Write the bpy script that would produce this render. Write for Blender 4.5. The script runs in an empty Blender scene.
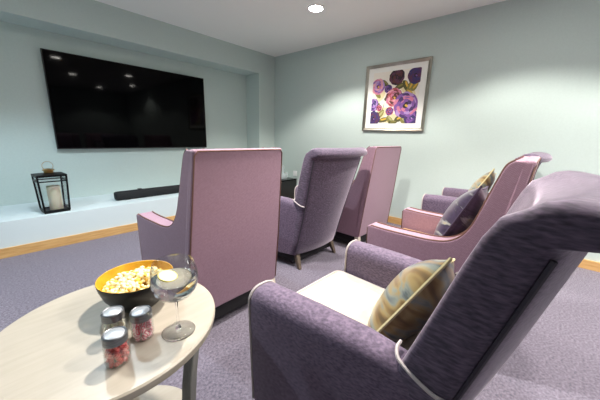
import bpy, bmesh, math, random
from mathutils import Vector, Matrix, noise

C = bpy.context.scene.collection
random.seed(7)
PI = math.pi

# ------------------------------------------------------------------ camera
CAM_H = 1.0987
cam_data = bpy.data.cameras.new('camera')
cam = bpy.data.objects.new('camera', cam_data)
C.objects.link(cam)
cam_data.sensor_fit = 'HORIZONTAL'
cam_data.sensor_width = 36.0
cam_data.lens = 272.123 * 36.0 / 600.0
cam_data.clip_start = 0.02
_r = Vector((0.669320744, -0.742443703, 0.028055109))
_d = Vector((-0.151056832, -0.172957029, -0.973276785))
_f = Vector((0.727455549, 0.647196426, -0.227914921))
M3 = Matrix((_r, -_d, -_f)).transposed()
cam.matrix_world = Matrix.Translation((0, 0, CAM_H)) @ M3.to_4x4()
bpy.context.scene.camera = cam

# ------------------------------------------------------------------ world, exposure
world = bpy.data.worlds.new('world')
bpy.context.scene.world = world
world.use_nodes = True
world.node_tree.nodes['Background'].inputs[0].default_value = (0.8, 0.9, 1.0, 1)
world.node_tree.nodes['Background'].inputs[1].default_value = 0.15
vs = bpy.context.scene.view_settings
vs.view_transform = 'Standard'
vs.look = 'None'
vs.gamma = 1.0
vs.use_curve_mapping = False
vs.exposure = 0.85

LAMP_W = 105.0
CEIL = 2.4
# ceiling downlights, one added as fill: x, y, power factor, light colour
LAMPS = [
    (2.468, 2.051, 0.95, (1.0, 0.95, 0.88)),
    (1.04, 0.95, 1.35, (1.0, 0.95, 0.88)),
    (0.45, 2.35, 0.62, (0.70, 0.88, 1.0)),
    (-0.75, 2.35, 0.5, (0.70, 0.88, 1.0)),
    (2.45, 0.23, 0.8, (1.0, 0.95, 0.88)),
    (1.55, -0.75, 1.15, (1.0, 0.95, 0.9)),  # added downlight, brightens the wing chair's back, the carpet and the ceiling
    (3.0, -1.3, 1.0, (1.0, 0.95, 0.88)),
    (2.475, -2.56, 0.9, (1.0, 0.95, 0.88)),
]

# ------------------------------------------------------------------ materials
def s2l(c):
    return tuple(((v / 255) / 12.92 if v / 255 <= 0.04045 else (((v / 255) + 0.055) / 1.055) ** 2.4) for v in c)

def mat(name, rgb, rough=0.6, metal=0.0, **kw):
    m = bpy.data.materials.new(name)
    m.use_nodes = True
    b = m.node_tree.nodes['Principled BSDF']
    b.inputs['Base Color'].default_value = (*s2l(rgb), 1)
    b.inputs['Roughness'].default_value = rough
    b.inputs['Metallic'].default_value = metal
    for k, v in kw.items():
        b.inputs[k.replace('_', ' ')].default_value = v
    return m

def nodes(m):
    return m.node_tree.nodes, m.node_tree.links, m.node_tree.nodes['Principled BSDF']

def noisy(name, ca, cb, scale=40, rough=0.8, detail=4, stretch=(1, 1, 1), bump=0.0, dist=0.002, lo=0.35, hi=0.65, bscale=None, sheen=0.0, sheen_col=None, metal=0.0):
    m = mat(name, ca, rough, metal)
    N, L, B = nodes(m)
    tc = N.new('ShaderNodeTexCoord'); mp = N.new('ShaderNodeMapping')
    mp.inputs['Scale'].default_value = stretch
    L.new(tc.outputs['Object'], mp.inputs[0])
    nz = N.new('ShaderNodeTexNoise'); nz.inputs['Scale'].default_value = scale; nz.inputs['Detail'].default_value = detail
    L.new(mp.outputs[0], nz.inputs[0])
    cr = N.new('ShaderNodeValToRGB')
    cr.color_ramp.elements[0].position = lo; cr.color_ramp.elements[1].position = hi
    cr.color_ramp.elements[0].color = (*s2l(ca), 1); cr.color_ramp.elements[1].color = (*s2l(cb), 1)
    L.new(nz.outputs[0], cr.inputs[0]); L.new(cr.outputs[0], B.inputs['Base Color'])
    if bump:
        n2 = nz
        if bscale:
            n2 = N.new('ShaderNodeTexNoise'); n2.inputs['Scale'].default_value = bscale; n2.inputs['Detail'].default_value = 3
            L.new(mp.outputs[0], n2.inputs[0])
        bp = N.new('ShaderNodeBump'); bp.inputs['Strength'].default_value = bump; bp.inputs['Distance'].default_value = dist
        L.new(n2.outputs[0], bp.inputs['Height']); L.new(bp.outputs[0], B.inputs['Normal'])
    if sheen:
        B.inputs['Sheen Weight'].default_value = sheen
        B.inputs['Sheen Roughness'].default_value = 0.35
        if sheen_col: B.inputs['Sheen Tint'].default_value = (*s2l(sheen_col), 1)
    return m

M = {}
M['wall'] = noisy('wall_paint', (190, 204, 200), (193, 207, 203), 60, 0.75, bump=0.03, dist=0.001)
M['white_wall'] = mat('ledge_paint', (204, 216, 219), 0.7)
M['ceiling'] = mat('ceiling_paint', (244, 243, 241), 0.85)
M['oak'] = noisy('oak_skirting', (196, 150, 92), (214, 172, 114), 6, 0.45, stretch=(1, 1, 12))
M['carpet'] = noisy('carpet_pile', (84, 78, 92), (136, 128, 142), 85, 0.95, detail=6, bump=0.8, dist=0.006, lo=0.3, hi=0.7, bscale=260, sheen=0.25)
M['velvet'] = noisy('purple_velvet', (72, 60, 79), (116, 99, 120), 130, 0.8, detail=6, stretch=(.6, .6, 1.6), bump=0.3, dist=0.003, lo=0.32, hi=0.7, bscale=160, sheen=0.7, sheen_col=(228, 214, 228))
M['velvet_pile'] = noisy('brushed_purple_velvet', (58, 49, 65), (104, 89, 110), 70, 0.8, detail=8, stretch=(1.3, 0.55, 2.2), bump=0.3, dist=0.003, lo=0.34, hi=0.7, bscale=70, sheen=0.9, sheen_col=(228, 214, 228))

def woven(name, ca, cb):
    m = mat(name, ca, 0.8)
    N, L, B = nodes(m)
    tc = N.new('ShaderNodeTexCoord'); sep = N.new('ShaderNodeSeparateXYZ')
    L.new(tc.outputs['Object'], sep.inputs[0])
    add = N.new('ShaderNodeMath'); add.operation = 'ADD'
    L.new(sep.outputs[0], add.inputs[0]); L.new(sep.outputs[1], add.inputs[1])
    px = N.new('ShaderNodeMath'); px.operation = 'PINGPONG'; px.inputs[1].default_value = 0.008
    L.new(add.outputs[0], px.inputs[0])
    zz = N.new('ShaderNodeMath'); zz.operation = 'ADD'
    L.new(px.outputs[0], zz.inputs[0]); L.new(sep.outputs[2], zz.inputs[1])
    pz = N.new('ShaderNodeMath'); pz.operation = 'PINGPONG'; pz.inputs[1].default_value = 0.004
    L.new(zz.outputs[0], pz.inputs[0])
    mr = N.new('ShaderNodeMapRange'); mr.inputs['From Max'].default_value = 0.004
    L.new(pz.outputs[0], mr.inputs['Value'])
    nz = N.new('ShaderNodeTexNoise'); nz.inputs['Scale'].default_value = 90
    L.new(tc.outputs['Object'], nz.inputs[0])
    mx = N.new('ShaderNodeMath'); mx.operation = 'MULTIPLY'
    L.new(mr.outputs[0], mx.inputs[0]); L.new(nz.outputs[0], mx.inputs[1])
    cr = N.new('ShaderNodeValToRGB')
    cr.color_ramp.elements[0].position = 0.05; cr.color_ramp.elements[1].position = 0.6
    cr.color_ramp.elements[0].color = (*s2l(ca), 1); cr.color_ramp.elements[1].color = (*s2l(cb), 1)
    L.new(mx.outputs[0], cr.inputs[0]); L.new(cr.outputs[0], B.inputs['Base Color'])
    bp = N.new('ShaderNodeBump'); bp.inputs['Strength'].default_value = 0.2; bp.inputs['Distance'].default_value = 0.001
    L.new(mx.outputs[0], bp.inputs['Height']); L.new(bp.outputs[0], B.inputs['Normal'])
    B.inputs['Sheen Weight'].default_value = 0.25
    return m
M['woven'] = woven('mauve_woven_fabric', (138, 105, 122), (162, 130, 146))
M['brown_piping'] = mat('brown_piping', (104, 70, 58), 0.6)
M['cream_piping'] = mat('cream_piping', (184, 174, 172), 0.6)
M['crevice_shade_piping'] = mat('crevice_shade_piping', (46, 40, 52), 0.6)
M['cream_leather'] = noisy('cream_leather', (190, 180, 156), (198, 188, 166), 30, 0.5, bump=0.05, bscale=200)
M['tan_leather'] = noisy('tan_leather', (190, 146, 92), (206, 164, 108), 30, 0.5)
M['dark_wood'] = noisy('grey_brown_wood', (74, 63, 54), (98, 85, 73), 20, 0.5, stretch=(6, 6, 1))
M['pale_wood'] = noisy('pale_wood', (196, 184, 168), (214, 204, 190), 20, 0.5, stretch=(6, 6, 1))
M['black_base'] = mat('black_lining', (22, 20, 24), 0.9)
M['table_cream'] = noisy('cream_table_veneer', (168, 159, 144), (174, 165, 151), 8, 0.38, stretch=(1, 9, 1), detail=5)
M['table_leg'] = noisy('grey_stained_leg', (118, 118, 110), (132, 132, 124), 20, 0.55, stretch=(6, 6, 1))
M['black_gloss'] = mat('black_glass_screen', (2, 2, 3), 0.05, Specular_IOR_Level=0.07)
M['black_plastic'] = mat('black_plastic', (14, 14, 16), 0.4)
M['black_fabric'] = noisy('black_grille_cloth', (10, 12, 14), (24, 26, 30), 300, 0.85)
M['black_metal'] = mat('black_metal', (16, 17, 18), 0.45, 0.6)
M['brass'] = mat('brass', (196, 156, 96), 0.3, 1.0)
M['wax'] = mat('ivory_wax', (240, 230, 206), 0.55, Subsurface_Weight=0.2)
def thin_glass(name, tint):
    m = bpy.data.materials.new(name); m.use_nodes = True
    N = m.node_tree.nodes; L = m.node_tree.links
    N.remove(N['Principled BSDF'])
    tr = N.new('ShaderNodeBsdfTransparent'); tr.inputs[0].default_value = (*tint, 1)
    gl = N.new('ShaderNodeBsdfGlossy'); gl.inputs['Roughness'].default_value = 0.03
    lw = N.new('ShaderNodeLayerWeight'); lw.inputs['Blend'].default_value = 0.3
    fr = N.new('ShaderNodeMath'); fr.operation = 'MULTIPLY_ADD'; fr.inputs[1].default_value = 0.6; fr.inputs[2].default_value = 0.03
    L.new(lw.outputs['Facing'], fr.inputs[0])
    mx = N.new('ShaderNodeMixShader')
    L.new(fr.outputs[0], mx.inputs[0]); L.new(tr.outputs[0], mx.inputs[1]); L.new(gl.outputs[0], mx.inputs[2])
    L.new(mx.outputs[0], N['Material Output'].inputs[0])
    return m
M['glass'] = thin_glass('clear_glass', (.97, .98, .98))
M['solid_glass'] = mat('solid_glass', (255, 255, 255), 0.0, Transmission_Weight=1.0, IOR=1.45)
M['pane'] = thin_glass('lantern_pane', (.97, .98, .98))
M['water'] = mat('clear_drink', (250, 252, 252), 0.0, Transmission_Weight=1.0, IOR=1.33)
M['bowl_black'] = mat('black_ceramic', (16, 17, 18), 0.4)
M['bowl_gold'] = noisy('golden_glaze', (198, 144, 18), (214, 164, 36), 30, 0.45)
M['silver_lid'] = noisy('brushed_silver_lid', (112, 114, 118), (138, 140, 144), 40, 0.4, stretch=(1, 1, 8), metal=0.9)
M['lid_disc'] = mat('pale_lid_disc', (176, 178, 182), 0.4, 0.5)
M['pop_white'] = mat('popcorn_cream', (250, 236, 186), 0.8)
M['pop_yellow'] = mat('popcorn_butter', (238, 196, 84), 0.8)
M['pop_hull'] = mat('popcorn_hull', (190, 132, 40), 0.7)
M['lemon_peel'] = mat('lemon_peel', (222, 204, 96), 0.5)
M['lemon_flesh'] = noisy('lemon_flesh', (232, 230, 170), (240, 238, 200), 200, 0.4)
M['frame_silver'] = noisy('champagne_silver_frame', (150, 146, 134), (190, 186, 174), 4, 0.3, stretch=(1, 1, 1), metal=0.9)
M['mat_board'] = mat('white_mount_board', (240, 240, 234), 0.8)
M['trim_white'] = mat('white_lamp_trim', (240, 240, 238), 0.4)
M['acrylic'] = mat('clear_acrylic', (240, 246, 248), 0.15, Transmission_Weight=0.7, IOR=1.3)
M['white_plastic'] = mat('white_plastic', (236, 238, 238), 0.4)
def emit(name, rgb, s):
    m = mat(name, rgb, 0.5)
    B = m.node_tree.nodes['Principled BSDF']
    B.inputs['Emission Color'].default_value = (*rgb_l(rgb), 1); B.inputs['Emission Strength'].default_value = s
    return m
def rgb_l(c): return s2l(c)
M['lamp_glow'] = emit('lamp_diffuser', (255, 250, 242), 60.0)

def striped_candy(name, ca, cb, scale):
    m = mat(name, ca, 0.35)
    N, L, B = nodes(m)
    tc = N.new('ShaderNodeTexCoord')
    w = N.new('ShaderNodeTexWave'); w.inputs['Scale'].default_value = scale; w.inputs['Distortion'].default_value = 1.0
    L.new(tc.outputs['Object'], w.inputs[0])
    cr = N.new('ShaderNodeValToRGB'); cr.color_ramp.elements[0].position = 0.42; cr.color_ramp.elements[1].position = 0.58
    cr.color_ramp.elements[0].color = (*s2l(ca), 1); cr.color_ramp.elements[1].color = (*s2l(cb), 1)
    L.new(w.outputs[0], cr.inputs[0]); L.new(cr.outputs[0], B.inputs['Base Color'])
    return m
M['candy_red'] = striped_candy('red_striped_candy', (206, 24, 30), (232, 110, 104), 60)
M['candy_pink'] = striped_candy('pink_white_candy', (232, 104, 130), (248, 214, 216), 55)
M['candy_white'] = striped_candy('white_candy', (244, 240, 226), (232, 226, 190), 50)

def satin(name, stops, scale, rough=0.28, distortion=2.5, stretch=(1.0, 2.2, 1.0), turn=0.6):
    m = mat(name, stops[0][1], rough)
    N, L, B = nodes(m)
    tc = N.new('ShaderNodeTexCoord'); mp = N.new('ShaderNodeMapping'); mp.inputs['Scale'].default_value = stretch
    mp.inputs['Rotation'].default_value = (0, 0, turn)
    L.new(tc.outputs['Object'], mp.inputs[0])
    nz = N.new('ShaderNodeTexNoise'); nz.inputs['Scale'].default_value = scale; nz.inputs['Detail'].default_value = 3; nz.inputs['Distortion'].default_value = distortion
    L.new(mp.outputs[0], nz.inputs[0])
    cr = N.new('ShaderNodeValToRGB')
    el = cr.color_ramp.elements
    el[0].position = stops[0][0]; el[0].color = (*s2l(stops[0][1]), 1)
    el[1].position = stops[-1][0]; el[1].color = (*s2l(stops[-1][1]), 1)
    for p, c in stops[1:-1]:
        e = el.new(p); e.color = (*s2l(c), 1)
    L.new(nz.outputs[0], cr.inputs[0]); L.new(cr.outputs[0], B.inputs['Base Color'])
    B.inputs['Sheen Weight'].default_value = 0.2
    return m
M['satin_gold'] = satin('gold_blue_satin', [(0.30, (56, 46, 32)), (0.40, (124, 98, 56)), (0.47, (150, 130, 84)), (0.52, (126, 132, 122)), (0.58, (78, 88, 90)), (0.64, (136, 110, 64)), (0.72, (88, 70, 44))], 4.0, 0.3, 1.2, (0.7, 2.6, 1.0), 1.15)
M['satin_purple'] = satin('plum_silver_satin', [(0.3, (38, 30, 46)), (0.45, (66, 54, 78)), (0.55, (48, 40, 58)), (0.64, (150, 150, 150)), (0.72, (170, 156, 96))], 3.2)

# ------------------------------------------------------------------ mesh helpers
def obj(name, bm, material, parent=None, smooth=True, bevel=0.0, seg=3, subsurf=0, angle=40, fixn=True):
    if fixn:
        bmesh.ops.recalc_face_normals(bm, faces=bm.faces)
    me = bpy.data.meshes.new(name)
    bm.to_mesh(me); bm.free()
    mats = material if isinstance(material, (list, tuple)) else [material]
    for m in mats: me.materials.append(m)
    o = bpy.data.objects.new(name, me)
    C.objects.link(o)
    if parent is not None: o.parent = parent
    if smooth:
        for p in me.polygons: p.use_smooth = True
        if not subsurf:
            me.set_sharp_from_angle(angle=math.radians(angle))
    if bevel:
        b = o.modifiers.new('bevel', 'BEVEL'); b.width = bevel; b.segments = seg; b.limit_method = 'ANGLE'; b.angle_limit = math.radians(35)
        b.harden_normals = False
    if subsurf:
        s = o.modifiers.new('subsurf', 'SUBSURF'); s.levels = subsurf; s.render_levels = subsurf
    return o

def thing(name, label, cat, loc=(0, 0, 0), rotz=0.0, group=None, mtx=None):
    o = bpy.data.objects.new(name, None)
    o.empty_display_size = 0.1
    C.objects.link(o)
    if mtx is not None: o.matrix_world = mtx
    else:
        o.location = loc; o.rotation_euler = (0, 0, rotz)
    o['label'] = label; o['category'] = cat
    if group: o['group'] = group
    return o

def tag(o, label, cat, group=None, kind=None):
    o['label'] = label; o['category'] = cat
    if group: o['group'] = group
    if kind: o['kind'] = kind
    return o

def struct(name, bm, m, label=None, **kw):
    o = obj(name, bm, m, **kw)
    o['kind'] = 'structure'
    o['label'] = label or name; o['category'] = name.split('_')[0]
    return o

def dup(root, loc, rotz, label, group=None):
    r = root.copy(); C.objects.link(r); r.location = loc; r.rotation_euler = (0, 0, rotz)
    r['label'] = label
    if group: r['group'] = group
    for ch in list(root.children):
        c = ch.copy(); C.objects.link(c); c.parent = r
        for g in ch.children:
            d = g.copy(); C.objects.link(d); d.parent = c
    return r

def box(bm, x0, x1, y0, y1, z0, z1):
    v = [bm.verts.new(p) for p in ((x0, y0, z0), (x1, y0, z0), (x1, y1, z0), (x0, y1, z0), (x0, y0, z1), (x1, y0, z1), (x1, y1, z1), (x0, y1, z1))]
    for f in ((0, 3, 2, 1), (4, 5, 6, 7), (0, 1, 5, 4), (1, 2, 6, 5), (2, 3, 7, 6), (3, 0, 4, 7)):
        bm.faces.new([v[i] for i in f])
    return v

def bx(*a):
    bm = bmesh.new(); box(bm, *a); return bm

def loft(bm, loops, cap=True, closed=True):
    rows = [[bm.verts.new(p) for p in lp] for lp in loops]
    n = len(rows[0])
    for a, b in zip(rows[:-1], rows[1:]):
        for i in range(n if closed else n - 1):
            j = (i + 1) % n
            bm.faces.new((a[i], a[j], b[j], b[i]))
    if cap and closed:
        bm.faces.new(list(reversed(rows[0]))); bm.faces.new(rows[-1])
    return rows

def tube(bm, pts, r, n=8, closed=False):
    pts = [Vector(p) for p in pts]
    loops = []
    N = len(pts)
    ref = Vector((0.31, 0.17, 0.93)).normalized()
    for i, p in enumerate(pts):
        a = pts[(i - 1) % N] if (closed or i > 0) else p
        b = pts[(i + 1) % N] if (closed or i < N - 1) else p
        t = (b - a).normalized()
        u = t.cross(ref)
        if u.length < 1e-3: u = t.cross(Vector((1, 0, 0)))
        u.normalize()
        if loops:
            pu = last - t * last.dot(t)
            if pu.length > 1e-4: u = pu.normalized()
        last = u
        w = t.cross(u)
        loops.append([p + r * (math.cos(2 * PI * k / n) * u + math.sin(2 * PI * k / n) * w) for k in range(n)])
    if closed: loops.append(loops[0]); loft(bm, loops, cap=False)
    else: loft(bm, loops)
    if closed: bmesh.ops.remove_doubles(bm, verts=bm.verts, dist=1e-6)

def lathe(bm, prof, n=40, mi=0):
    # prof: list of (r, z); r=0 ends are closed to a point
    rows = []
    for r, z in prof:
        if r < 1e-6: rows.append([bm.verts.new((0, 0, z))])
        else: rows.append([bm.verts.new((r * math.cos(2 * PI * k / n), r * math.sin(2 * PI * k / n), z)) for k in range(n)])
    for a, b in zip(rows[:-1], rows[1:]):
        for i in range(n):
            j = (i + 1) % n
            if len(a) == 1 and len(b) == 1: continue
            if len(a) == 1: f = bm.faces.new((a[0], b[j], b[i]))
            elif len(b) == 1: f = bm.faces.new((a[i], a[j], b[0]))
            else: f = bm.faces.new((a[i], a[j], b[j], b[i]))
            f.material_index = mi
    return rows

def lt(prof, n=40):
    bm = bmesh.new(); lathe(bm, prof, n); return bm

def prism(bm, poly, axis, a0, a1):
    # poly in the two remaining axes, extruded along axis
    def P(q, a):
        if axis == 'x': return (a, q[0], q[1])
        if axis == 'y': return (q[0], a, q[1])
        return (q[0], q[1], a)
    loft(bm, [[P(q, a0) for q in poly], [P(q, a1) for q in poly]])

def smooth_path(pts, n=6):
    # Catmull-Rom through the points
    P = [Vector(p) for p in pts]; out = []
    for i in range(len(P) - 1):
        p0 = P[max(i - 1, 0)]; p1 = P[i]; p2 = P[i + 1]; p3 = P[min(i + 2, len(P) - 1)]
        for k in range(n):
            t = k / n
            out.append(0.5 * ((2 * p1) + (p2 - p0) * t + (2 * p0 - 5 * p1 + 4 * p2 - p3) * t * t + (3 * p1 - p0 - 3 * p2 + p3) * t ** 3))
    out.append(P[-1])
    return out

def interp(tab, z):
    for (a, va), (b, vb) in zip(tab[:-1], tab[1:]):
        if z <= b:
            t = max(0.0, (z - a) / (b - a)); return va + (vb - va) * t
    return tab[-1][1]

# ------------------------------------------------------------------ room
XR, YB, XL, YF = 3.452, 4.08, -1.9, -3.5
YH, YL = 3.734, 3.35          # bulkhead face, ledge face
T = 0.12
struct('floor', bx(XL - T, XR + T, YF - T, YB + T, -0.1, 0.0), M['carpet'], 'purple grey carpet floor', smooth=False)
struct('ceiling', bx(XL - T, XR + T, YF - T, YB + T, CEIL, CEIL + 0.1), M['ceiling'], 'white plaster ceiling', smooth=False)
struct('wall_right', bx(XR, XR + T, YF - T, YB + T, 0, CEIL), M['wall'], 'pale green wall with the flower picture', smooth=False)
struct('wall_left', bx(XL - T, XL, YF - T, YB + T, 0, CEIL), M['wall'], 'pale green left wall', smooth=False)
struct('wall_back', bx(XL, XR, YF - T, YF, 0, CEIL), M['wall'], 'pale green wall behind the viewer', smooth=False)
struct('wall_front', bx(XL, XR, YB, YB + T, 0, CEIL), M['wall'], 'pale green recessed wall behind the television', smooth=False)
struct('trim_1', bx(XL, XR, YH, YB, 2.085, CEIL), M['wall'], 'bulkhead over the television recess', smooth=False)
struct('trim_2', bx(3.10, XR, YH, YB, 0.315, 2.085), M['wall'], 'wall pier at the right of the television recess', smooth=False)
struct('trim_3', bx(XL, XR, YL, YB, 0.0, 0.315), M['white_wall'], 'low painted ledge below the television', smooth=False)
struct('baseboard_front', bx(XL, XR, YL - 0.016, YL, 0, 0.085), M['oak'], 'oak skirting along the ledge', smooth=False)
struct('baseboard_right', bx(XR - 0.016, XR, YF, YL - 0.016, 0, 0.085), M['oak'], 'oak skirting along the right wall', smooth=False)

# ------------------------------------------------------------------ downlights
def downlight(x, y, k, col, label):
    t = thing('downlight', label, 'ceiling light', (x, y, CEIL), group='round ceiling downlights')
    obj('trim_ring', lt([(0.07, -0.001), (0.071, -0.008), (0.086, -0.006), (0.09, 0.0), (0.07, 0.0)]), M['trim_white'], t)
    obj('diffuser', lt([(0, -0.006), (0.07, -0.005), (0.0705, 0.0), (0, 0.0)]), M['lamp_glow'], t)
    ld = bpy.data.lights.new('lamp_beam', 'SPOT')
    ld.energy = LAMP_W * k; ld.color = col; ld.spot_size = math.radians(122); ld.spot_blend = 0.35
    ld.shadow_soft_size = 0.06
    lo = bpy.data.objects.new('lamp_beam', ld); C.objects.link(lo); lo.parent = t; lo.location = (0, 0, -0.02)
    return t
for i, (x, y, k, col) in enumerate(LAMPS):
    downlight(x, y, k, col, 'round white downlight glowing in the ceiling near the flower picture' if i == 0 else 'round white ceiling downlight outside the frame, one of them added to fill the light, at most glimpsed as a reflection in the television')

# ------------------------------------------------------------------ velvet armchair
def velvet_chair(label, loc, rotz, group):
    t = thing('velvet_armchair', label, 'armchair', loc, rotz, group)
    RAKE = 0.25
    yb = lambda z: -RAKE * (z - 0.45)
    Wt = [(0.0, 0.282), (0.12, 0.284), (0.45, 0.290), (0.62, 0.302), (0.85, 0.324), (0.95, 0.331), (1.03, 0.331)]
    # closed side profile of the backrest: front upward, roll, rear downward
    prof = []
    for z, th in ((0.30, .13), (0.40, .125), (0.50, .12), (0.60, .11), (0.70, .102), (0.80, .095), (0.88, .09), (0.94, .084), (0.98, .074)):
        prof.append((yb(z) + th, z))
    y9 = yb(0.98)
    prof += [(y9 + .064, 1.0), (y9 + .045, 1.015), (y9 + .02, 1.022), (y9 - .01, 1.021), (y9 - .035, 1.010), (y9 - .05, 0.990), (y9 - .05, 0.968), (y9 - .034, 0.955), (y9 + .004, 0.950)]
    for z in (0.93, 0.85, 0.75, 0.65, 0.55, 0.45, 0.35, 0.25, 0.13):
        prof.append((yb(z), z))
    prof += [(yb(0.12) + 0.02, 0.12), (yb(0.13) + 0.10, 0.12), (yb(.2) + .14, .2)]
    bm = bmesh.new(); loops = []
    R = 0.034
    us = [-1, -.993, -.975, -.945, -.90, -.84, -.7, -.5, -.25, 0, .25, .5, .7, .84, .90, .945, .975, .993, 1]
    for u in us:
        lp = []
        for (y, z) in prof:
            w = interp(Wt, z)
            e = max(0.0, (abs(u) * w - (w - R)) / R)
            ins = R * (1 - math.sqrt(max(0.0, 1 - e * e)))
            ym = yb(z) + .05; zm = z
            if z > .95: zm = .965; ym = y9 + .015
            d = Vector((y - ym, z - zm)); L = d.length
            k = max(0.0, 1 - ins / max(L, 0.02) * 0.8) if L > 1e-5 else 1
            yy = ym + d.x * k; zz = zm + d.y * k
            front = y > yb(z) + 0.03 and z < 1.0
            bulge = (0.03 if front else 0.04 + 0.03 * min(1.0, max(0.0, (z - .1) / .5))) * (1 - u * u)
            lead = 0.02 * (abs(u) ** 4) if (front and z < 1.0) else 0.0
            lp.append((u * w, yy - bulge + lead, zz))
        loops.append(lp)
    loft(bm, loops)
    bk = obj('backrest', bm, M['velvet_pile'], t, angle=70)
    # piping down the back panel's rear edges; dark colour stands in for crevice shade
    for s in (-1, 1):
        pts = []
        for z in (0.93, 0.85, 0.7, 0.55, 0.4, 0.28, 0.16):
            w = interp(Wt, z); uu = 0.965
            pts.append((s * w * uu, yb(z) - 0.065 * (1 - uu * uu) + 0.002, z))
        b2 = bmesh.new(); tube(b2, smooth_path(pts, 3), 0.005, 6); obj('rear_crevice_piping', b2, M['crevice_shade_piping'], bk)
        # cream piping where the wing meets the arm
        w = interp(Wt, .62)
        pts = [(s * (w - .060), .106, .608), (s * (w - .034), .104, .606), (s * (w - .010), .090, .601), (s * (w + .002), .062, .594), (s * (w + .005), .03, .582), (s * (w + .003), .0, .572), (s * (w - .008), -.028, .566)]
        b2 = bmesh.new(); tube(b2, smooth_path(pts, 5), 0.0045, 6); obj('wing_piping', b2, M['cream_piping'], bk)
    # arms
    for s in (-1, 1):
        bm = bmesh.new(); loops = []
        st = [(-0.02, .212, .284, .552), (0.08, .212, .303, .585), (0.20, .214, .325, .600), (0.36, .220, .342, .598), (0.50, .228, .352, .592), (0.570, .232, .355, .588), (0.585, .235, .352, .584), (0.591, .241, .346, .578)]
        def section(xi, xo, zt, y, z0=0.12, k=12):
            c = (xi + xo) / 2; h = (xo - xi) / 2
            lp = [(s * (xi + .004), y, z0), (s * xi, y, zt - h * .95)]
            for i in range(1, k):
                a = PI - PI * i / k
                lp.append((s * (c + h * math.copysign(abs(math.cos(a)) ** .8, math.cos(a))), y, zt - h * .95 + h * .95 * math.sin(a) ** .8))
            lp += [(s * xo, y, zt - h * .95), (s * (xo - .004), y, .40), (s * (xo - .012), y, z0)]
            return lp
        for y, xi, xo, zt in st:
            sec = section(xi, xo, zt, y)
            k = max(0.0, 1 - (y + .02) / .32)
            loops.append([(q[0], q[1] + (yb(q[2]) - yb(.55)) * k, q[2]) for q in sec])
        loft(bm, loops)
        am = obj('arm', bm, M['velvet'], t, angle=50)
        lp = section(.234, .354, .587, .587)
        b2 = bmesh.new(); tube(b2, lp, 0.0045, 6); obj('arm_piping', b2, M['cream_piping'], am)
    # seat
    bm = bmesh.new()
    prism(bm, [(-.225, .565), (.225, .565), (.225, .13), (-.225, .13)], 'z', .12, .335)
    obj('seat_frame', bm, M['velvet'], t, bevel=.015)
    cu = obj('seat_cushion', bx(-.214, .214, .06, .615, .335, .455), M['cream_leather'], t, bevel=.028, seg=5)
    for z in (.352, .442):
        b2 = bmesh.new()
        r = .03; pts = []
        for cx, cy, a0 in ((.186, .587, 0), (-.186, .587, 90), (-.186, .09, 180), (.186, .09, 270)):
            for k in range(6):
                a = math.radians(a0 + 18 * k); pts.append((cx + r * math.cos(a), cy + r * math.sin(a), z))
        tube(b2, pts, .005, 6, closed=True); obj('cushion_piping', b2, M['cream_piping'], cu)
    # black lining and legs
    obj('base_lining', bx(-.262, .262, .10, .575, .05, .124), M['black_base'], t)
    for sx, y0, y1 in ((-1, .10, .045), (1, .10, .045), (-1, .53, .54), (1, .53, .54)):
        x0 = .235 if y0 < .3 else .27
        bm = bmesh.new(); loops = []
        for z, h, f in ((0, .013, 1), (.125, .022, 0)):
            cx = sx * (x0 + .012 * f); cy = y0 + (y1 - y0) * f
            loops.append([(cx - h, cy - h, z), (cx + h, cy - h, z), (cx + h, cy + h, z), (cx - h, cy + h, z)])
        loft(bm, loops); obj('leg', bm, M['dark_wood'], t, bevel=.003)
    return t

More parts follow.
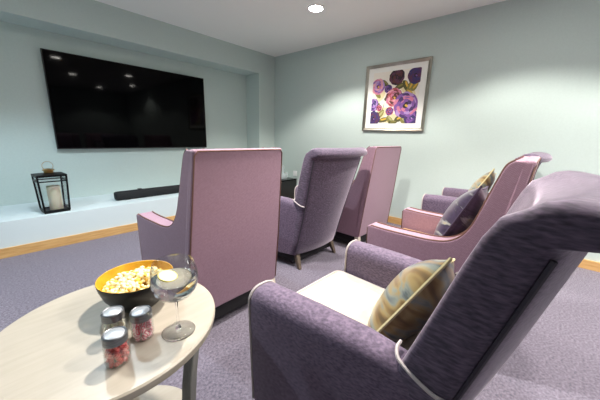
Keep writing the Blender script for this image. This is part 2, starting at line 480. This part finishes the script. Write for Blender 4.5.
# ------------------------------------------------------------------ mauve wing chair
def mauve_chair(label, loc, rotz, group):
    t = thing('wing_armchair', label, 'armchair', loc, rotz, group)
    HW = .315; TH = .095
    rear = lambda z: -.09 * (z - .13) / .9
    top = [(.605, .596), (.50, .590), (.36, .590), (.26, .593), (.185, .608), (.132, .645), (.096, .705), (.072, .78), (.048, .87), (.028, .94), (.008, 1.0), (-.018, 1.024)]
    tp = [(p.x, p.y) for p in smooth_path([(a, b, 0) for a, b in top], 4)]
    poly = [(.585, .13)] + [(.612, .585)] + tp + [(rear(1.02) + .03, 1.024), (rear(.13) + .03, .13)]
    def shear(z, y): return max(0, z - .13) / .9 * .036 * max(0.0, min(1.0, 1 - (y - .05) / .5))
    for s in (-1, 1):
        bm = bmesh.new()
        prism(bm, poly, 'x', s * (HW - TH), s * HW)
        for v in bm.verts: v.co.x -= s * shear(v.co.z, v.co.y)
        sd = obj('wing_side', bm, M['woven'], t, bevel=.014, seg=3)
        for xx in (HW - .006, HW - TH + .006):
            path = [(s * xx, .596, .14), (s * xx, .607, .40), (s * xx, .612, .58)] + [(s * xx, a, b + .002) for a, b in tp[1:]]
            path = [(q[0] - s * shear(q[2], q[1]), q[1], q[2]) for q in path]
            b2 = bmesh.new(); tube(b2, path, .0045, 6); obj('side_piping', b2, M['brown_piping'], sd)
    # back panel across the rear
    bm = bmesh.new()
    loft(bm, [[(-HW * f, rear(z), z), (HW * f, rear(z), z), (HW * f, rear(z) + .05, z), (-HW * f, rear(z) + .05, z)] for z, f in ((.13, 1.0), (.5, .975), (1.028, .885))])
    bp = obj('back_panel', bm, M['woven'], t, bevel=.012, seg=3)
    pts = [(-HW + .004, rear(.15), .15), (-HW * .975 + .004, rear(.5) - .001, .5), (-HW * .888 + .004, rear(1.0), 1.0), (-HW * .885 + .02, rear(1.018), 1.02)]
    pts += [(HW * .885 - .02, rear(1.018), 1.02), (HW * .888 - .004, rear(1.0), 1.0), (HW * .975 - .004, rear(.5) - .001, .5), (HW - .004, rear(.15), .15)]
    b2 = bmesh.new(); tube(b2, pts, .0035, 6); obj('panel_piping', b2, M['brown_piping'], bp)
    # inner back
    xi = HW - TH - .002
    bm = bmesh.new()
    loft(bm, [[(-xi * f, rear(z) + .045, z), (xi * f, rear(z) + .045, z), (xi * f, rear(z) + d, z), (-xi * f, rear(z) + d, z)] for z, d, f in ((.32, .15, .98), (.5, .165, .94), (.7, .15, .90), (.9, .12, .86), (1.0, .095, .84), (1.026, .06, .84))])
    obj('inner_back', bm, M['woven'], t, bevel=.012, seg=3)
    obj('seat_frame', bx(-xi, xi, .02, .575, .13, .34), M['woven'], t, bevel=.01)
    cu = obj('seat_cushion', bx(-xi + .004, xi - .004, .09, .60, .34, .465), M['tan_leather'], t, bevel=.03, seg=5)
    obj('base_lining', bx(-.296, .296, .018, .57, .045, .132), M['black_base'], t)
    for sx, y0, y1 in ((-1, .024, -.01), (1, .024, -.01), (-1, .54, .55), (1, .54, .55)):
        bm = bmesh.new(); loops = []
        for z, h, f in ((0, .013, 1), (.135, .023, 0)):
            cx = sx * (.290 + .006 * f); cy = y0 + (y1 - y0) * f
            loops.append([(cx - h, cy - h, z), (cx + h, cy - h, z), (cx + h, cy + h, z), (cx - h, cy + h, z)])
        loft(bm, loops); obj('leg', bm, M['pale_wood'], t, bevel=.003)
    return t

R = math.radians
GV, GM = 'purple velvet armchairs', 'mauve woven wing armchairs'
CH_A = ((0.850, 0.080, 0), R(-1.5))
CH_C = ((1.835, 1.345, 0), R(-1))
CH_F = ((3.02, 0.22, 0), R(-2))
CH_B = ((0.868, 1.255, 0), R(1))
CH_D = ((2.61, 1.25, 0), R(-1))
CH_E = ((1.745, 0.115, 0), R(0))
va = velvet_chair('large purple velvet armchair in the foreground with cream seat and gold cushion', *CH_A, GV)
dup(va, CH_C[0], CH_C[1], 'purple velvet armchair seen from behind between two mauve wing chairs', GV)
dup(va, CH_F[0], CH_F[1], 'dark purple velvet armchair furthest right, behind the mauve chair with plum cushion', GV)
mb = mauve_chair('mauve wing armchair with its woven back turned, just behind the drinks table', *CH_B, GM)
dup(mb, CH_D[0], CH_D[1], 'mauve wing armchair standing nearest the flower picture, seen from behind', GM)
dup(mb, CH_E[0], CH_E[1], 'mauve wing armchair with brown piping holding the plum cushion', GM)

# ------------------------------------------------------------------ cushions
def pillow(name, W, H, Tk, m, piping, label, mtx):
    t = thing(name, label, 'cushion', mtx=mtx)
    n = 22; bm = bmesh.new()
    def pt(u, v, s):
        th = Tk / 2 * (max(0, 1 - abs(u) ** 2.6) ** .62) * (max(0, 1 - abs(v) ** 2.6) ** .62)
        x = u * W / 2 * (1 - .10 * (1 - v * v)); y = v * H / 2 * (1 - .10 * (1 - u * u))
        k = noise.noise(Vector((u * 1.7, v * 1.7, s * 3.0))) * .012 * (1 - max(abs(u), abs(v)) ** 4)
        return (x, y, s * (th + k))
    grid = {}
    for s in (1, -1):
        for i in range(n + 1):
            for j in range(n + 1):
                edge = i in (0, n) or j in (0, n)
                key = (i, j, 0 if edge else s)
                if key not in grid:
                    u = math.sin((i / n - .5) * PI); v = math.sin((j / n - .5) * PI)
                    grid[key] = bm.verts.new(pt(u, v, s))
        for i in range(n):
            for j in range(n):
                q = []
                for a, b in ((i, j), (i + 1, j), (i + 1, j + 1), (i, j + 1)):
                    e = a in (0, n) or b in (0, n)
                    q.append(grid[(a, b, 0 if e else s)])
                bm.faces.new(q if s == 1 else list(reversed(q)))
    obj('cover', bm, m, t, angle=180)
    pts = []
    for k in range(20): pts.append(pt(-1 + 2 * k / 20, -1, 1))
    for k in range(20): pts.append(pt(1, -1 + 2 * k / 20, 1))
    for k in range(20): pts.append(pt(1 - 2 * k / 20, 1, 1))
    for k in range(20): pts.append(pt(-1, 1 - 2 * k / 20, 1))
    b2 = bmesh.new(); tube(b2, [(p[0], p[1], 0) for p in pts], .0055, 6, closed=True)
    obj('edge_piping', b2, piping, t)
    return t
def lean(loc, rz, tilt, roll=0):
    # cushion plane: local x across, local y up the back, local z towards the front; tilt = lean back from vertical
    return Matrix.Translation(loc) @ Matrix.Rotation(rz, 4, 'Z') @ Matrix.Rotation(PI / 2 + tilt, 4, 'X') @ Matrix.Rotation(PI, 4, 'Y') @ Matrix.Rotation(roll, 4, 'Z')
M['gold_piping'] = mat('pale_gold_piping', (196, 184, 140), 0.5)
M['plum_piping'] = mat('plum_piping', (70, 58, 78), 0.5)
pillow('scatter_cushion', .43, .37, .16, M['satin_gold'], M['gold_piping'], 'gold and blue satin cushion on the cream seat of the foreground armchair', lean((.900, .258, .565), R(-3), R(28), R(24)))
pillow('scatter_cushion', .42, .42, .15, M['satin_purple'], M['plum_piping'], 'dark plum and silver satin cushion in the mauve armchair', lean((1.745, .31, .67), R(0), R(24), R(8)))
pillow('scatter_cushion', .40, .40, .13, M['satin_gold'], M['gold_piping'], 'gold satin cushion tip showing behind the plum cushion', lean((3.02, .42, .66), R(-2), R(26), R(12)))

# ------------------------------------------------------------------ side table
TX, TY, TZ = .161, .865, .55
t = thing('side_table', 'round cream side table with grey legs and a lower shelf, holding snacks', 'table', (TX, TY, 0))
TR = .2856
obj('tabletop', lt([(0, TZ - .028), (TR - .008, TZ - .028), (TR - .002, TZ - .024), (TR, TZ - .016), (TR, TZ - .004), (TR - .004, TZ), (0, TZ)], 96), M['table_cream'], t)
obj('lower_shelf', lt([(0, .07), (.212, .07), (.216, .074), (.216, .088), (.212, .092), (0, .092)], 72), M['table_cream'], t)
for k in range(3):
    a = R(-45 + 120 * k)
    bm = bmesh.new(); loops = []
    for z, r, h in ((0, .200, .024), (.09, .194, .026), (.2, .196, .028), (.35, .208, .031), (.45, .222, .034), (TZ - .026, .240, .037)):
        q = []
        for dr, dt in ((-.014, -h), (.014, -h), (.014, h), (-.014, h)):
            q.append(((r + dr) * math.cos(a) - dt * math.sin(a), (r + dr) * math.sin(a) + dt * math.cos(a), z))
        loops.append(q)
    loft(bm, loops); obj('leg', bm, M['table_leg'], t, bevel=.004)

# ------------------------------------------------------------------ popcorn bowl
BX, BY = .247, .911
t = thing('popcorn_bowl', 'black bowl with golden inside, filled with popcorn on the side table', 'bowl', (BX, BY, TZ))
obj('bowl_body', lt([(0, .0), (.052, .0), (.056, .004), (.075, .022), (.094, .052), (.104, .082), (.1075, .101), (.1065, .103)], 64), M['bowl_black'], t)
obj('bowl_lining', lt([(.1065, .103), (.1045, .1025), (.100, .082), (.090, .054), (.07, .026), (.05, .010), (0, .008)], 64), M['bowl_gold'], t)
bm = bmesh.new()
rnd = random.Random(3)
def blob(bm, c, r, mi):
    res = bmesh.ops.create_icosphere(bm, subdivisions=1, radius=r)
    for v in res['verts']:
        v.co = v.co * (1 + rnd.uniform(-.18, .18)) + c
        for f in v.link_faces: f.material_index = mi
for k in range(190):
    rr = .088 * math.sqrt(rnd.random()); a = rnd.random() * 2 * PI
    z = .066 + .026 * (1 - (rr / .09) ** 2) + rnd.uniform(-.008, .008)
    c = Vector((rr * math.cos(a), rr * math.sin(a), z))
    s = rnd.uniform(.0065, .009)
    for j in range(rnd.choice((3, 4, 4, 5))):
        d = Vector((rnd.uniform(-1, 1), rnd.uniform(-1, 1), rnd.uniform(-.6, 1))).normalized() * s * .95
        blob(bm, c + d, s * rnd.uniform(.65, 1.0), rnd.choices((0, 1, 2), (7, 2.4, .12))[0])
o = obj('popcorn', bm, [M['pop_white'], M['pop_yellow'], M['pop_hull']], None, angle=180)
o.location = (BX, BY, TZ)
tag(o, 'buttery popcorn heaped in the black bowl', 'popcorn', kind='stuff')

# ------------------------------------------------------------------ sweet jars
JR = .0275
def jar(label, x, y):
    t = thing('sweet_jar', label, 'jar', (x, y, TZ + .0006), 0, 'small glass jars with silver lids')
    b = lt([(0, .003), (.020, .003), (.0235, .006), (.0255, .012), (.0258, .046), (.0235, .055), (.0205, .060), (.0205, .066), (.0222, .066), (.0222, .060), (.0252, .056), (.0278, .047), (.0278, .010), (.0262, .003), (.022, .0), (0, .0)], 40)
    obj('jar_body', b, M['glass'], t)
    ld = obj('lid', lt([(0, .0795), (.021, .0795), (.0225, .081), (.0235, .0815), (.0258, .080), (.0266, .0775), (.0262, .076), (.0266, .074), (.0266, .063), (.027, .0615), (.0265, .060), (.0232, .060), (.0232, .0665), (0, .0665)], 40), M['silver_lid'], t)
    obj('lid_disc', lt([(0, .0812), (.0195, .0806), (.0208, .0797), (0, .0797)], 40), M['lid_disc'], ld)
    return t
jars = [((.1275, .6915), 'front glass jar of red striped sweets with a silver lid', M['candy_red'], 'twist', 'red'),
        ((.2000, .7385), 'glass jar of pink and white sweets beside the drink glass', M['candy_pink'], 'round', 'pink'),
        ((.1485, .790), 'glass jar of pale sweets behind the red sweet jar', M['candy_white'], 'round', 'white')]
first = None
for (x, y), lab, cm, kind, cn in jars:
    if first is None: first = jar(lab, x, y)
    else: dup(first, (x, y, TZ + .0006), rnd.random() * 6, lab, 'small glass jars with silver lids')
    base = None
    spots = []
    tries = 0

    zz = .0095
    lay = 0
    while zz < (.058 if kind == 'twist' else .054):
        ring = [(0, 0)] if lay % 2 else []
        for k in range(6 if lay % 2 else 7):
            a = 2 * PI * k / (6 if lay % 2 else 7) + lay * .45
            ring.append((.0175 * math.cos(a), .0175 * math.sin(a)))
        for q in ring: spots.append((q[0] * (.86 if zz > .048 else 1), q[1] * (.86 if zz > .048 else 1), zz))
        zz += .0108; lay += 1
    for (dx, dy, dz) in spots:
        rot = (rnd.random() * 3, rnd.random() * 3, rnd.random() * 6)
        if base is None:
            bm = bmesh.new()
            if kind == 'twist':
                L = .0092
                loops = []
                for k in range(9):
                    f = -1 + 2 * k / 8
                    r = .0057 * (1 - abs(f) ** 6 * .6)
                    loops.append([(f * L, r * math.cos(2 * PI * i / 10 + f), r * math.sin(2 * PI * i / 10 + f)) for i in range(10)])
                loft(bm, loops)
            else:
                bmesh.ops.create_icosphere(bm, subdivisions=2, radius=.0074)
                for v in bm.verts: v.co.x *= 1.08; v.co.z *= .85
            base = o = obj('sweet', bm, cm, None, angle=180)
        else:
            o = base.copy(); C.objects.link(o)
        o.location = (x + dx, y + dy, TZ + dz)
        o.rotation_euler = rot
        tag(o, {'red': 'red striped sweet inside the front glass jar', 'pink': 'pink and white sweet inside the jar by the drink glass', 'white': 'pale sweet inside the jar behind the red sweet jar'}[cn], 'sweet', {'red': 'red striped sweets in the front jar', 'pink': 'pink and white sweets in a jar', 'white': 'pale sweets in the rear jar'}[cn])

# ------------------------------------------------------------------ balloon glass with drink
GX, GY = .276, .692
t = thing('balloon_glass', 'stemmed balloon glass with a clear drink and lemon slice on the side table', 'glass', (GX, GY, TZ + .0006))
obj('base', lt([(0, .0), (.042, .0), (.0435, .0015), (.042, .003), (.02, .006), (.008, .011), (.0048, .018), (0, .018)], 48), M['solid_glass'], t)
obj('stem', lt([(0, .0185), (.0046, .0185), (.0038, .03), (.0034, .06), (.0042, .092), (.0075, .1015), (0, .1015)], 24), M['solid_glass'], t)
outer = [(.0078, .102), (.024, .106), (.042, .117), (.055, .135), (.0610, .156), (.0608, .176), (.057, .195), (.0515, .213)]
inner = [(.0500, .2132), (.0556, .195), (.0594, .176), (.0596, .156), (.0536, .1358), (.041, .1186), (.023, .1078), (0, .1055)]
obj('glass_bowl', lt([(0, .102)] + outer + inner, 56), M['glass'], t)
ww = [(0, .1062), (.0225, .1084), (.0404, .1192), (.053, .1362), (.0589, .156), (.0590, .166), (0, .166)]
o = obj('drink', lt(ww, 56), M['water'])
o.location = (GX, GY, TZ + .0006); tag(o, 'clear drink filling the lower half of the balloon glass', 'drink')
t2 = thing('lemon_slice', 'pale lemon slice floating in the balloon glass', 'lemon slice', mtx=Matrix.Translation((GX - .012, GY + .012, TZ + .172)) @ Matrix.Rotation(R(16), 4, 'X') @ Matrix.Rotation(R(10), 4, 'Y'))
obj('flesh', lt([(0, -.002), (.0225, -.002), (.0225, .002), (0, .002)], 32), M['lemon_flesh'], t2)
obj('peel', lt([(.0226, -.002), (.0248, -.002), (.0252, 0), (.0248, .002), (.0226, .002)], 32), M['lemon_peel'], t2)

# ------------------------------------------------------------------ television
TVX0, TVX1, TVZ0, TVZ1 = .478, 2.27, .886, 1.90
tcx, tcz = (TVX0 + TVX1) / 2, (TVZ0 + TVZ1) / 2
t = thing('television', 'large black flat television mounted in the wall recess', 'television', (tcx, 4.02, tcz))
hw, hh = (TVX1 - TVX0) / 2, (TVZ1 - TVZ0) / 2
obj('casing', bx(-hw, hw, .0, .035, -hh, hh), M['black_plastic'], t, bevel=.003)
obj('screen', bx(-hw + .008, hw - .008, -.002, .002, -hh + .012, hh - .008), M['black_gloss'], t, smooth=False)
obj('wall_mount', bx(-.3, .3, .034, .0595, -.2, .2), M['black_metal'], t)

# ------------------------------------------------------------------ soundbar
bm = bmesh.new()
n = 20
prof = []
hy, hz, rr = .055, .052, .05
loops = []
for xx, k in ((-.62, .55), (-.617, .8), (-.607, .94), (-.59, 1), (.59, 1), (.607, .94), (.617, .8), (.62, .55)):
    loops.append([(xx, hy * k * math.copysign(abs(math.cos(2 * PI * i / n)) ** .6, math.cos(2 * PI * i / n)), hz + hz * .96 * k * math.copysign(abs(math.sin(2 * PI * i / n)) ** .6, math.sin(2 * PI * i / n))) for i in range(n)])
loft(bm, loops)
t = thing('soundbar', 'long black soundbar lying on the ledge below the television', 'soundbar', (1.475, 3.61, .315))
obj('body', bm, M['black_fabric'], t, angle=50)
for x in (-.35, .25):
    obj('bracket', bx(x - .02, x + .02, -.01, .03, .10, .112), M['black_plastic'], t, bevel=.003)
for x in (-.5, .5):
    obj('foot', bx(x - .03, x + .03, -.03, .03, 0, .006), M['black_plastic'], t)

# ------------------------------------------------------------------ lantern with candle
LX, LY = .325, 3.52
rz = R(4)
t = thing('candle_lantern', 'black metal lantern with glass panes and brass top on the ledge', 'lantern', (LX, LY, .315), rz)
w0, w1, hL = .092, .105, .355
def post(bm, p, q, h=.006):
    p = Vector(p); q = Vector(q)
    d = (q - p).normalized(); u = d.cross(Vector((.02, 1, .03))).normalized() if abs(d.y) < .9 else d.cross(Vector((0, 0, 1))).normalized()
    w = d.cross(u)
    loft(bm, [[c + h * (a * u + b * w) for a, b in ((-1, -1), (1, -1), (1, 1), (-1, 1))] for c in (p, q)])
bm = bmesh.new()
cor = [(-1, -1), (1, -1), (1, 1), (-1, 1)]
for i in range(4):
    a, b = cor[i], cor[(i + 1) % 4]
    post(bm, (a[0] * w0, a[1] * w0, .014), (a[0] * w1, a[1] * w1, hL), .007)
    post(bm, (a[0] * w0, a[1] * w0, .022), (b[0] * w0, b[1] * w0, .022), .007)
    post(bm, (a[0] * w1, a[1] * w1, hL - .05), (b[0] * w1, b[1] * w1, hL - .05), .005)
    post(bm, (a[0] * w1, a[1] * w1, hL), (b[0] * w1, b[1] * w1, hL), .008)
fr = obj('frame', bm, M['black_metal'], t, smooth=False)
obj('base_plate', bx(-w0 - .004, w0 + .004, -w0 - .004, w0 + .004, 0, .016), M['black_metal'], t, bevel=.002)
for i in range(4):
    a, b = cor[i], cor[(i + 1) % 4]
    ia = Vector((a[0], a[1], 0)) * .985; ib = Vector((b[0], b[1], 0)) * .985
    bm = bmesh.new()
    nn = Vector(((a[0] + b[0]) / 2, (a[1] + b[1]) / 2, 0)) * .0015
    f1 = [Vector((a[0] * w0, a[1] * w0, .03)), Vector((b[0] * w0, b[1] * w0, .03)), Vector((b[0] * w1, b[1] * w1, hL - .008)), Vector((a[0] * w1, a[1] * w1, hL - .008))]
    f1 = [Vector((v.x * .995, v.y * .995, v.z)) for v in f1]
    loft(bm, [[v - nn for v in f1], [v + nn for v in f1]])
    obj('pane', bm, M['pane'], t, smooth=False)
bm = bmesh.new()
loft(bm, [[(s[0] * r, s[1] * r, z) for s in cor] for r, z in ((.112, hL + .004), (.112, hL + .010), (.05, hL + .019), (.045, hL + .021))])
obj('roof', bm, M['black_metal'], t, smooth=False)
cap = obj('cap', lt([(0, hL + .020), (.034, hL + .020), (.036, hL + .025), (.036, hL + .042), (.046, hL + .045), (.046, hL + .052), (.028, hL + .058), (.012, hL + .062), (0, hL + .062)], 28), M['brass'], t)
bm = bmesh.new()
tube(bm, [(.040 * math.cos(a), 0, hL + .088 + .040 * math.sin(a)) for a in [2 * PI * k / 36 for k in range(36)]], .002, 6, closed=True)
obj('ring_handle', bm, M['brass'], t)
t = thing('pillar_candle', 'ivory pillar candle standing inside the black lantern', 'candle', (LX + .012, LY - .005, .3312))
obj('wax', lt([(0, 0), (.050, 0), (.052, .003), (.052, .226), (.049, .232), (.03, .230), (0, .226)], 40), M['wax'], t)
obj('wick', lt([(0, .226), (.0015, .226), (.0012, .243), (0, .244)], 8), M['black_plastic'], t)

# ------------------------------------------------------------------ black box and clear holder in the corner, wall plate
t = thing('side_cabinet', 'low black cabinet in the room corner behind the chairs', 'cabinet', (2.975, 3.10, 0))
obj('carcass', bx(-.22, .22, -.17, .17, .04, .42), M['black_plastic'], t, bevel=.006)
obj('cabinet_top', bx(-.225, .225, -.175, .175, .42, .435), M['black_gloss'], t, bevel=.003)
obj('door', bx(-.212, .212, -.182, -.171, .05, .412), M['black_plastic'], t, bevel=.003)
for x in (-.18, .18):
    for y in (-.13, .13):
        obj('leg', bx(x - .015, x + .015, y - .015, y + .015, 0, .041), M['black_plastic'], t)
t = thing('leaflet_holder', 'clear plastic holder standing on the black corner cabinet', 'holder', (3.01, 3.10, .4352))
bm = bmesh.new()
prism(bm, [(-.09, 0), (.09, 0), (.105, .19), (.06, .20), (-.06, .20), (-.08, .19)], 'y', .03, .034)
box(bm, -.09, .09, -.06, .03, 0, .004)
prism(bm, [(-.09, 0), (.09, 0), (.095, .09), (-.085, .09)], 'y', -.06, -.056)
obj('holder_body', bm, M['acrylic'], t, smooth=False)
t = thing('wall_socket', 'small white wall plate low on the right wall near the corner', 'wall socket', (XR, 3.20, .47))
obj('plate', bx(-.009, 0, -.043, .043, -.043, .043), M['white_plastic'], t, bevel=.003)
obj('switch', bx(-.014, -.0085, -.012, .012, -.02, .02), M['white_plastic'], t, bevel=.002)

# ------------------------------------------------------------------ flower picture
PM = Matrix(((0, 0, -1, XR), (-1, 0, 0, 1.545), (0, 1, 0, 1.602), (0, 0, 0, 1)))
t = thing('framed_picture', 'square flower painting in a silver frame on the right wall', 'picture', mtx=PM)
S = .405
bm = bmesh.new()
fp = [(0, .0), (.0, .028), (-.010, .032), (-.024, .024), (-.036, .016), (-.038, .0)]
loops = []
for k in range(4):
    sx, sy = ((-1, -1), (1, -1), (1, 1), (-1, 1))[k]
    loops.append([(sx * (S + d), sy * (S + d), z) for d, z in fp])
loops.append(loops[0])
loft(bm, loops, cap=False); bmesh.ops.remove_doubles(bm, verts=bm.verts, dist=1e-6)
obj('frame', bm, M['frame_silver'], t, smooth=False)
obj('mount_board', bx(-S + .03, S - .03, -S + .03, S - .03, .001, .010), M['mat_board'], t, smooth=False)
AW, AH = .300, .312
art_cols = {'cream': (240, 234, 222), 'violet': (126, 82, 156), 'dviolet': (70, 44, 98), 'lilac': (176, 142, 200), 'plum': (92, 48, 76), 'maroon': (92, 46, 50), 'red': (176, 74, 82), 'pink': (206, 124, 152),
            'rose': (222, 160, 168), 'gold': (222, 178, 66), 'olive': (134, 128, 66), 'dolive': (86, 84, 46), 'sage': (178, 174, 120), 'indigo': (58, 50, 104), 'dark': (44, 28, 40), 'wash': (226, 212, 168)}
names = list(art_cols)
amats = [mat('paint_' + k, v, .7) for k, v in art_cols.items()]
bm = bmesh.new()
layer = [0]
ar = random.Random(11)
def art(cx, cy, rx, ry, ang, col, wob=.14, n=18, pts=None):
    # a patch of paint clipped to the printed sheet
    layer[0] += 1
    z = .0108 + layer[0] * 4e-6
    vs = []
    ph = [ar.random() * 6 for _ in range(3)]
    for i in range(n):
        a = 2 * PI * i / n
        k = 1 + wob * (math.sin(2 * a + ph[0]) * .5 + math.sin(3 * a + ph[1]) * .6 + math.sin(5 * a + ph[2]) * .35)
        x = rx * k * math.cos(a); y = ry * k * math.sin(a)
        X = cx + x * math.cos(ang) - y * math.sin(ang); Y = cy + x * math.sin(ang) + y * math.cos(ang)
        vs.append(bm.verts.new((max(-AW, min(AW, X)), max(-AH, min(AH, Y)), z)))
    f = bm.faces.new(vs); f.material_index = names.index(col)
box(bm, -AW, AW, -AH, AH, .0095, .0105)
def uv(px, py):
    # position on the sheet, 0..1 from its top left
    return (-AW + 2 * AW * px, AH - 2 * AH * py)
def flower(px, py, r, cols, heart=('gold', 'dark'), n=9):
    r *= 1.06
    cx, cy = uv(px, py)
    for ring, (rad, sz) in enumerate(((.72, .46), (.52, .38), (.3, .3))):
        off = ar.random() * 6
        for k in range(n - ring * 2):
            a = off + 2 * PI * k / (n - ring * 2)
            c = cols[(k + ring) % len(cols)]
            art(cx + r * rad * math.cos(a), cy + r * rad * math.sin(a), r * sz * 1.15, r * sz * .75, a + PI / 2, c)
            art(cx + r * (rad + .12) * math.cos(a + .2), cy + r * (rad + .12) * math.sin(a + .2), r * sz * .6, r * sz * .13, a + PI / 2 + .2, cols[(k + ring + 1) % len(cols)], .1, 12)
    art(cx, cy, r * .26, r * .2, ar.random() * 3, heart[1])
    art(cx + r * .08, cy - r * .04, r * .15, r * .09, ar.random() * 3, heart[0])
def leaf(px, py, L, w, ang, col, col2):
    L *= 1.15; w *= 1.3
    cx, cy = uv(px, py)
    art(cx, cy, L, w, ang, col, .08); art(cx + w * .3, cy + w * .3, L * .7, w * .35, ang, col2, .08)
for q in ((.5, .9, .12, .05, .2), (.25, .8, .1, .06, .8), (.75, .35, .12, .06, 2.4), (.9, .75, .06, .08, 0), (.2, .45, .08, .05, 1.)):
    art(*uv(q[0], q[1]), q[2], q[3], q[4], 'wash')
for (x0, y0, x1, y1) in ((.55, .1, .6, .35), (.6, .35, .5, .6), (.3, .6, .25, .8), (.45, .75, .38, .9)):
    a = uv(x0, y0); b = uv(x1, y1); L = math.hypot(b[0] - a[0], b[1] - a[1]) / 2
    art((a[0] + b[0]) / 2, (a[1] + b[1]) / 2, L, .004, math.atan2(b[1] - a[1], b[0] - a[0]), 'dolive', .02)
for q in ((.60, .30, .055, .024, .4), (.72, .29, .055, .026, 2.0), (.82, .30, .06, .026, 1.2), (.90, .33, .05, .024, .9), (.80, .42, .045, .02, 2.6), (.22, .82, .06, .028, .8), (.30, .93, .06, .024, .2), (.45, .93, .05, .026, 2.4),
          (.66, .90, .06, .028, .5), (.52, .98, .05, .02, .1), (.13, .42, .05, .022, 2.2), (.36, .50, .045, .02, .6), (.28, .22, .05, .02, 2.4), (.14, .66, .045, .02, 1.0), (.76, .96, .05, .025, 2.6)):
    leaf(*q, ar.choice(('olive', 'dolive', 'olive')), ar.choice(('sage', 'olive', 'gold')))
flower(.52, .12, .085, ('maroon', 'plum', 'dark'), ('plum', 'dark'))
flower(.90, .13, .085, ('dviolet', 'indigo', 'plum'), ('violet', 'dark'))
flower(.12, .27, .085, ('pink', 'violet', 'lilac', 'rose'), ('gold', 'plum'))
flower(.36, .33, .045, ('indigo', 'violet', 'dviolet'), ('violet', 'dark'))
flower(.04, .62, .07, ('indigo', 'violet', 'lilac'), ('lilac', 'indigo'))
flower(.07, .90, .085, ('dviolet', 'plum', 'indigo'), ('violet', 'dark'))
flower(.90, .90, .08, ('indigo', 'dviolet', 'violet'), ('lilac', 'indigo'), 8)
flower(.50, .50, .098, ('red', 'rose', 'maroon', 'pink'), ('gold', 'maroon'))
flower(.76, .66, .135, ('violet', 'lilac', 'dviolet', 'violet', 'pink'), ('gold', 'dark'), 11)
flower(.19, .69, .036, ('red', 'plum', 'pink'), ('rose', 'plum'))
flower(.43, .76, .046, ('violet', 'red', 'dviolet'), ('pink', 'dviolet'))
obj('flower_print', bm, amats, t, smooth=False, fixn=False)
